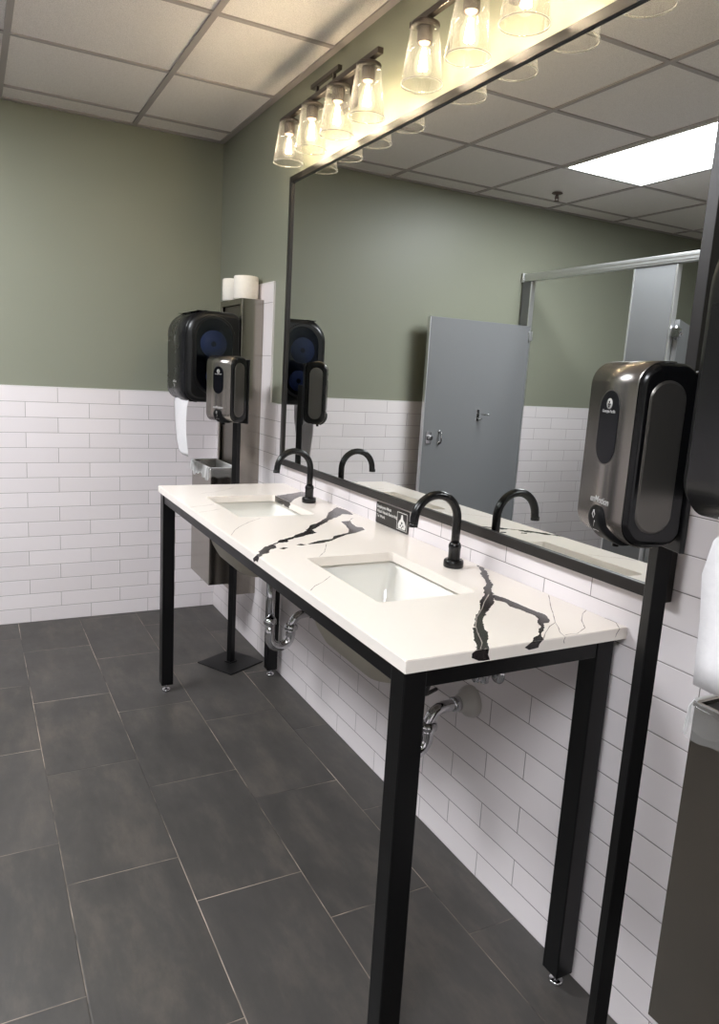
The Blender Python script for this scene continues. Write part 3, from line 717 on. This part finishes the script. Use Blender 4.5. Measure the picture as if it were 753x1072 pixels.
def wrap(bm, D, Hh, rf, y0, y1, d_from, th, mi=0, n=12, zlow=None, rl=None):
    rl = rl or rf
    """a thin skin following the front of the body from the top (d_from) round the front to the bottom"""
    P = [(d_from, Hh)]+[(D-rf+rf*math.cos(a), Hh-rf+rf*math.sin(a)) for a in [PI/2-PI/2*i/n for i in range(n+1)]]
    if zlow is None: P += [(D-rl+rl*math.cos(a), rl+rl*math.sin(a)) for a in [-PI/2*i/n for i in range(n+1)]]+[(d_from, 0)]
    else: P += [(D, zlow)]
    C = (D*.4, Hh/2)
    def off(p, q):
        L = math.hypot(p[0]-C[0], (p[1]-C[1])*.5)+1e-6
        return p
    outer = []; 
    for i, p in enumerate(P):
        a = P[max(i-1,0)]; b_ = P[min(i+1,len(P)-1)]; L = math.dist(a,b_)+1e-9
        nx, nz = -(b_[1]-a[1])/L, (b_[0]-a[0])/L
        outer.append((p[0]+nx*th, p[1]+nz*th))
    A = [bm.verts.new((-p[0], y0, p[1])) for p in P]; A2 = [bm.verts.new((-p[0], y0+th*.4, p[1])) for p in outer]
    B2 = [bm.verts.new((-p[0], y1-th*.4, p[1])) for p in outer]; B = [bm.verts.new((-p[0], y1, p[1])) for p in P]
    for R1, R2, sm in ((A, A2, 0), (A2, B2, 1), (B2, B, 0)):
        for i in range(len(P)-1):
            f = bm.faces.new((R1[i], R1[i+1], R2[i+1], R2[i])); f.smooth = True; f.material_index = mi
def soap_dispenser(x, y, rz, label):
    t = thing('soap_dispenser_stand', label, 'soap dispenser', (x, y, 0), rz, 'automatic soap dispensers on black stands')
    b = bmesh.new(); box(b, -.110, .110, -.110, .110, 0, .006, 0, .0015); build('base_plate', b, M['black_base'], t)
    b = bmesh.new(); box(b, -.0135, .0135, -.0135, .0135, .006, 1.335, 0, .0015); box(b, -.021, .021, -.021, .021, .0055, .010, 0, .001); build('pole', b, M['black'], t)
    zb = 1.162; W = .160; D = .098; Hh = .282
    b = bmesh.new(); box(b, -.0225, -.0137, -.084, .084, zb-.008, zb+Hh-.010, 0, .002); build('back_plate', b, M['satin_black'], t)
    def part(name, bm, mat, parent, lab=None):
        bmesh.ops.translate(bm, vec=(-.022, 0, zb), verts=bm.verts); return build(name, bm, mat, parent, lab)
    b = bmesh.new(); bulged_body(b, D, Hh, .037, .030, W, .010); hs = part('housing', b, M['gloss_black'], t, 'gloss black housing')
    b = bmesh.new(); wrap(b, D, Hh, .037, -W/2+.008, W/2-.008, .040, .0022); fc = part('front_cover', b, M['steel_soap'], t, 'brushed steel front cover wrapping over the top')
    for s in (-1, 1):
        b = bmesh.new(); side_cover(b, s*W/2, s, .052, .0300, .022, Hh-.026, .0012); rim = part('side_rim', b, M['side_plate'], t, 'thin bright oval rim')
        b = bmesh.new(); side_cover(b, s*(W/2+.0008), s, .052, .0282, .024, Hh-.028, .0014); part('side_panel', b, M['side_plate'] , t, 'dark reflective oval side panel')
    fx = -D-.0022
    b = bmesh.new(); prism(b, rrect(-.0325, .0325, .118, .238, .032, 10), lambda u, v: (fx+.001, u, v), lambda u, v: (fx-.0006, u*1.0, v)); part('window_rim', b, M['side_plate'], t)
    b = bmesh.new(); prism(b, rrect(-.0312, .0312, .1193, .2367, .0308, 10), lambda u, v: (fx, u, v), lambda u, v: (fx-.0014, u*.97, (v-.178)*.985+.178)); wd = part('window', b, M['navy'], t, 'dark glossy sight window')
    b = bmesh.new(); lathe(b, [(.0085,0),(.0085,-.0006),(0,-.0006)], 24, (fx-.0014, 0, .2155), 'X'); part('emblem', b, M['grey_print'], wd, 'round pale emblem')
    b = bmesh.new()
    for dy, dz in ((0,.0028),(-.0026,-.001),(.0026,-.001),(0,-.0045)): lathe(b, [(.0018,0),(.0018,-.0004),(0,-.0004)], 10, (fx-.0021, dy, .2155+dz), 'X')
    part('emblem', b, M['navy'], wd, 'dark dots on the emblem')
    o = text('lettering', 'Georgia-Pacific', .0068, M['grey_print'], wd, face_minus_x(-.022+fx-.0016, 0, zb+.2035), .0001, 'pale grey lettering')
    o = text('lettering', 'enMotion', .0155, M['grey_print'], t, face_minus_x(-.022+fx-.0003, 0, zb+.060), .0002, 'pale grey slanted lettering', 'CENTER', .25)
    # sensor pod at the bottom front
    b = bmesh.new()
    r = .037
    def front_d(z): return D if z > r else D-r+math.sqrt(max(r*r-(r-z)**2, 0))
    rows = []
    for i in range(15):
        z = .0560-.0550*i/14; q = max(0, 1-((z-.024)/.0320)**2)**.5
        lo = -.033*q if z > .024 else -.033; hi = .033*q if z > .024 else .033+(.024-z)*1.3
        row = []
        for k in range(13):
            f = k/12; e = min(1, 4*min(f, 1-f)); e = math.sin(e*PI/2)
            row.append(b.verts.new((-(front_d(z)-.003+.012*e*(min(1, i/2.5))), -(lo+(hi-lo)*f)*1.0, z-.007*e*(i/14))))
        rows.append(row)
    for A, B in zip(rows, rows[1:]):
        for k in range(12):
            f_ = b.faces.new((A[k], A[k+1], B[k+1], B[k])); f_.smooth = True
    pod = part('sensor_pod', b, M['pod'], t, 'black sensor and nozzle pod')
    b = bmesh.new()
    tube(b, [(-D-.0092, 0, .044), (-D-.0092, -.004, .037), (-D-.0085, 0, .031), (-D-.0092, .004, .037), (-D-.0092, 0, .044)], .0010, 6)
    tube(b, [(-D-.0078, -.004, .027), (-D-.006, 0, .021), (-D-.0045, .003, .017)], .0012, 6)
    tube(b, [(-D-.001, -.010, .0105), (-D-.0015, -.002, .0115), (-D-.001, .009, .0105)], .0014, 6)
    part('hand_symbol', b, M['grey_print'], pod, 'pale drop and hand symbol')
    b = bmesh.new(); cyl(b, .006, -.016, 0, (-.062, 0, 0), seg=14); part('nozzle', b, M['gloss_black'], t)
    b = bmesh.new()
    for z in (.058, .066, .074): cyl(b, .0022, W/2-.006, W/2-.001, (-D+.004, 0, z), 'Y', 10)
    part('level_marks', b, M['grey_print'], t)
    return t
soap_dispenser(-.172, 3.215, math.radians(28), 'brushed steel soap dispenser on a black floor stand beyond the far table end')
soap_dispenser(-.222, .820, math.radians(-18), 'large brushed steel soap dispenser on a black floor stand in the right foreground')

def towel_dispenser(y, label, sheet, lab2):
    zb = 1.232; W = .372; D = .256; Hh = .412
    t = thing('towel_dispenser', label, 'towel dispenser', (-.108, y, zb), 0, 'paper towel dispensers on the cabinets')
    b = bmesh.new(); bulged_body(b, D, Hh, .105, .045, W, .022, rl=.055); build('housing', b, M['satin_black'], t, 'satin black housing')
    b = bmesh.new(); wrap(b, D, Hh, .105, -W/2+.020, W/2-.020, D-.050, .003, rl=.055); build('front_cover', b, M['charcoal'], t, 'charcoal textured front cover')
    for s in (-1, 1):
        b = bmesh.new(); P0 = stadium(.088, .045, Hh-.030, 16)
        # raised ring
        ring_o = stadium(.098, .034, Hh-.020, 16); ring_i = stadium(.085, .047, Hh-.033, 16)
        dc = .128; n = len(ring_o); yy = s*W/2
        V = [[b.verts.new((-(dc+u), yy-s*.002, v)) for u, v in ring_o], [b.verts.new((-(dc+u*.97), yy+s*.007, (v-Hh/2)*.985+Hh/2)) for u, v in ring_o],
             [b.verts.new((-(dc+u), yy+s*.007, v)) for u, v in ring_i], [b.verts.new((-(dc+u), yy-s*.002, v)) for u, v in ring_i]]
        for A, B in zip(V, V[1:]):
            for i in range(n):
                f = b.faces.new((A[i], A[(i+1)%n], B[(i+1)%n], B[i])); f.smooth = False
        rg = build('side_ring', b, M['satin_black'], t)
        b = bmesh.new(); lathe(b, [(.062,yy+s*.0003),(.062,yy+s*.0022),(.012,yy+s*.0022)], 40, (-.132,0,.265), 'Y'); lathe(b, [(.050,yy+s*.0003),(.050,yy+s*.0022),(.012,yy+s*.0022)], 36, (-.116,0,.118), 'Y')
        build('paper_roll', b, M['roll_blue'], t, 'rolls showing through the smoked window')
        b = bmesh.new(); lathe(b, [(.009,yy),(.009,yy+s*.004),(0,yy+s*.004)], 18, (-.135,0,.190), 'Y'); build('lock', b, M['side_plate'], t)
        b = bmesh.new(); P = stadium(.0855, .0465, Hh-.0325, 16)
        prism(b, P, lambda u, v: (-(dc+u), yy+s*.0045, v), lambda u, v: (-(dc+u), yy+s*.0060, v)); build('side_window', b, M['window'], t, 'smoked glossy oval side window')
    o = text('lettering', 'enMotion', .017, M['grey_print'], t, face_minus_x(-D-.0036, .020, .085), .0002, 'pale grey slanted lettering', 'CENTER', .25)
    b = bmesh.new(); lathe(b, [(.007,-.0036),(.007,-.0042),(0,-.0042)], 20, (-D, .020, .290), 'X'); build('emblem', b, M['grey_print'], t, 'round pale emblem')
    text('lettering', 'Georgia-Pacific', .006, M['grey_print'], t, face_minus_x(-D-.0036, .020, .277), .0001, 'tiny pale lettering')
    b = bmesh.new(); prism(b, [(0,0),(.010,.004),(.010,.020),(.004,.022),(0,.016),(-.004,.022),(-.010,.018),(-.008,.004)], lambda u, v: (-D-.0028, .02+u*.7, .064+v*.7-.006), lambda u, v: (-D-.0036, .02+u*.7, .064+v*.7-.006)); build('hand_symbol', b, M['grey_print'], t)
    # throat where the sheet comes out
    b = bmesh.new(); box(b, -D+.030, -.14, -.130, .130, -.003, .030, 0, .003); build('throat', b, M['satin_black'], t)
    b = bmesh.new(); box(b, -D+.020, -D+.030, .095, .125, .002, .006, 0, .001); build('tear_bar', b, M['chrome'], t, 'bright tear bar')
    # hanging sheet
    b = bmesh.new(); rows = []
    for (dx, z, ya, yb) in sheet:
        rows.append([b.verts.new((-D+.018+dx+.004*math.sin(q*4.2/8+z*20), ya+(yb-ya)*q/8, z)) for q in range(9)])
    for A, B in zip(rows, rows[1:]):
        for i in range(8): f = b.faces.new((A[i], A[i+1], B[i+1], B[i])); f.smooth = True
    o = build('paper_towel', b, M['paper'], t, lab2)
    sm = o.modifiers.new('thick', 'SOLIDIFY'); sm.thickness = .0006
    return t
towel_dispenser(3.560, 'dark automatic paper towel dispenser in the far corner beside the tall cabinet',
    [(.020,.035,-.12,.135),(.012,.010,-.12,.135),(.006,-.03,-.12,.132),(.004,-.09,-.12,.122),(.002,-.15,-.12,.102),(.004,-.20,-.12,.072),(.008,-.245,-.12,.030),(.010,-.262,-.12,-.03)], 'torn white sheet tapering downwards')
towel_dispenser(.512, 'dark automatic paper towel dispenser at the right edge of the photo',
    [(.030,.040,-.10,.10),(.022,-.005,-.10,.118),(.016,-.03,-.10,.136),(.012,-.08,-.10,.146),(.014,-.15,-.10,.141),(.015,-.20,-.10,.138),(.016,-.242,-.10,.134)], 'white sheet hanging from the slot')

# toilet rolls on the far cabinet
def toilet_roll(x, y, r, h, label):
    t = thing('toilet_roll', label, 'toilet roll', (x, y, 1.7155), 0, 'toilet rolls on the far cabinet')
    b = bmesh.new(); lathe(b, [(.021,0),(r-.003,0),(r,.004),(r+.001,h*.5),(r,h-.004),(r-.003,h),(.021,h)], 40, close=False); lathe(b, [(.021,0),(.021,h)], 24); build('paper', b, M['tissue'], t)
    b = bmesh.new(); lathe(b, [(.0205,.001),(.0205,h-.001),(.0190,h-.001),(.0190,.001)], 24, close=True); build('core', b, M['core'], t)
toilet_roll(-.062, 3.462, .058, .106, 'nearer of the two white toilet rolls on top of the far stainless cabinet')
toilet_roll(-.070, 3.620, .056, .104, 'toilet roll half hidden behind the other on top of the far stainless cabinet')

# ------------------------------------------------------------------ toilet stalls (seen in the mirror)
SX = -2.156; PT = .028
def pilaster(y0, y1, label, z1=2.075):
    t = thing('stall_pilaster', label, 'stall post', (SX, (y0+y1)/2, 0), 0, 'grey stall pilasters')
    d = (y1-y0)/2
    b = bmesh.new(); box(b, -PT/2, PT/2, -d, d, .10, z1, 0, .002); build('panel', b, M['stall'], t)
    b = bmesh.new(); box(b, -PT/2-.006, PT/2+.006, -d-.004, d+.004 if d > .08 else d, 0, .10, 0, .003); build('shoe', b, M['alu'], t)
    for s in (-1, 1):
        if s == 1 and y1 > 4.05: continue
        b = bmesh.new(); box(b, -PT/2-.003, PT/2+.003, s*d-.005, s*d+.005, .11, z1-.004, 0, .001); build('edge_strip', b, M['alu'], t, 'bright aluminium edge strip')
    return t
pilaster(4.000, 4.090, 'narrow grey stall pilaster against the far wall, seen in the mirror')
pilaster(2.835, 3.125, 'wide grey stall pilaster between the two stall doors, seen in the mirror')
pilaster(1.85, 2.05, 'grey stall pilaster on the near side of the second stall door')
hr = thing('stall_headrail', 'long aluminium headrail along the top of the stalls, seen in the mirror', 'rail', (SX, 2.5, 2.075))
b = bmesh.new(); box(b, -.020, .020, .35-2.5, 4.093-2.5, .001, .050, 0, .003); box(b, .018, .023, .35-2.5, 4.088-2.5, .014, .020); box(b, .018, .023, .35-2.5, 4.088-2.5, .032, .038); build('rail', b, M['alu'], hr)
b = bmesh.new(); box(b, -.026, .026, 4.075-2.5, 4.093-2.5, -.004, .056, 0, .002); cyl(b, .005, .023, .029, (0,4.083-2.5,.026), 'X', 10); build('wall_bracket', b, M['alu'], hr)
def hinge(t, x, y, z):
    b = bmesh.new(); box(b, x-.012, x+.012, y-.022, y+.022, z-.030, z+.030, 0, .002); cyl(b, .009, z-.034, z+.034, (x, y, 0), seg=12); build('hinge', b, M['alu'], t)
d1 = thing('stall_door', 'grey stall door standing wide open against the far wall, with lock and coat hook, seen in the mirror', 'door', (-2.150, 3.985, 0))
b = bmesh.new(); box(b, .004, .800, -.0125, .0125, .305, 1.780, 0, .002); build('panel', b, M['stall'], d1)
b = bmesh.new(); box(b, .798, .804, -.014, .014, .307, 1.778); build('edge_strip', b, M['alu'], d1)
hinge(d1, .006, -.008, 1.715); hinge(d1, .006, -.008, .37)
b = bmesh.new(); box(b, .735, .775, -.020, -.012, .985, 1.065, 0, .002); cyl(b, .017, -.040, -.012, (.752, 0, 1.025), 'Y', 18, bev=.003); box(b, .728, .752, -.030, -.022, 1.017, 1.033, 0, .002); build('latch', b, M['chrome'], d1, 'chrome door latch')
b = bmesh.new(); tube(b, [(.672,-.012,1.065),(.672,-.036,1.062),(.672,-.040,1.045),(.672,-.040,1.010),(.672,-.036,.993),(.672,-.012,.990)], .0055, 12); cyl(b, .010, -.016, -.012, (.672,0,1.065), 'Y', 14); cyl(b, .010, -.016, -.012, (.672,0,.990), 'Y', 14); build('pull_handle', b, M['chrome'], d1, 'chrome pull handle')
b = bmesh.new(); box(b, .368, .392, -.017, -.012, 1.140, 1.215, 0, .002); tube(b, [(.380,-.014,1.185),(.376,-.040,1.186),(.352,-.078,1.184),(.340,-.088,1.188)], [.006,.006,.006,.008], 12); tube(b, [(.380,-.014,1.160),(.374,-.030,1.152),(.364,-.040,1.158)], .005, 12); build('coat_hook', b, M['chrome'], d1, 'chrome coat hook')
# second door: hinged at the wide pilaster, swung into its stall
d2 = thing('stall_door', 'grey stall door swung inwards beside the wide pilaster, seen in the mirror', 'door', (SX-.012, 2.812, 0), math.radians(180-31.3))
b = bmesh.new(); box(b, .004, .516, -.0125, .0125, .305, 1.785, 0, .002); build('panel', b, M['stall'], d2)
b = bmesh.new(); box(b, .514, .520, -.014, .014, .307, 1.783); build('edge_strip', b, M['alu'], d2)
b = bmesh.new(); box(b, -.035, .050, -.020, .020, 1.690, 1.740, 0, .003); cyl(b, .012, 1.680, 1.752, (.0,0,0), seg=14); cyl(b, .0085, -.028, .028, (.036,0,1.712), 'Y', 12); build('hinge', b, M['chrome'], d2, 'chrome top hinge')
b = bmesh.new(); box(b, -.010, .040, -.018, .018, .36, .41, 0, .003); build('hinge', b, M['chrome'], d2, 'chrome bottom hinge')
pa = thing('stall_partition', 'grey partition panel between the two stalls behind the wide pilaster', 'partition', (-3.1, 3.118, 0))
b = bmesh.new(); box(b, XL+.012+3.1, SX-.016+3.1, -.0125, .0125, .305, 1.785, 0, .002); build('panel', b, M['stall'], pa)
b = bmesh.new()
for z in (.45, 1.6): box(b, XL+.002+3.1, XL+.040+3.1, -.022, .022, z, z+.05, 0, .002)
build('wall_bracket', b, M['alu'], pa)

# ------------------------------------------------------------------ world, camera
w = bpy.data.worlds.new('World'); S.world = w; w.use_nodes = True
w.node_tree.nodes['Background'].inputs[0].default_value = (.5, .5, .5, 1); w.node_tree.nodes['Background'].inputs[1].default_value = .0

CX, CZ, yaw, pitch, roll, F = -1.2385328, 1.4010055, 0.4919991, 0.1856589, 0.0584088, 768.201
fwd = Vector((math.sin(yaw)*math.cos(pitch), math.cos(yaw)*math.cos(pitch), -math.sin(pitch)))
rt = Vector((math.cos(yaw), -math.sin(yaw), 0)); up = rt.cross(fwd)
r2 = rt*math.cos(roll)+up*math.sin(roll); u2 = -rt*math.sin(roll)+up*math.cos(roll)
cam = bpy.data.cameras.new('camera'); co = bpy.data.objects.new('camera', cam); COL.objects.link(co)
co.matrix_world = Matrix(((r2.x,u2.x,-fwd.x,CX),(r2.y,u2.y,-fwd.y,0),(r2.z,u2.z,-fwd.z,CZ),(0,0,0,1)))
cam.sensor_fit = 'VERTICAL'; cam.sensor_height = 36; cam.lens = 36*F/1072; cam.clip_start = .02
S.camera = co
S.view_settings.view_transform = 'Standard'; S.view_settings.look = 'None'; S.view_settings.gamma = 1
S.view_settings.use_curve_mapping = False; S.view_settings.exposure = .88
cy = S.cycles
cy.max_bounces = 10; cy.diffuse_bounces = 4; cy.glossy_bounces = 5; cy.transmission_bounces = 4; cy.transparent_max_bounces = 24
cy.sample_clamp_indirect = 4; cy.sample_clamp_direct = 0; cy.blur_glossy = .6
cy.use_denoising = True
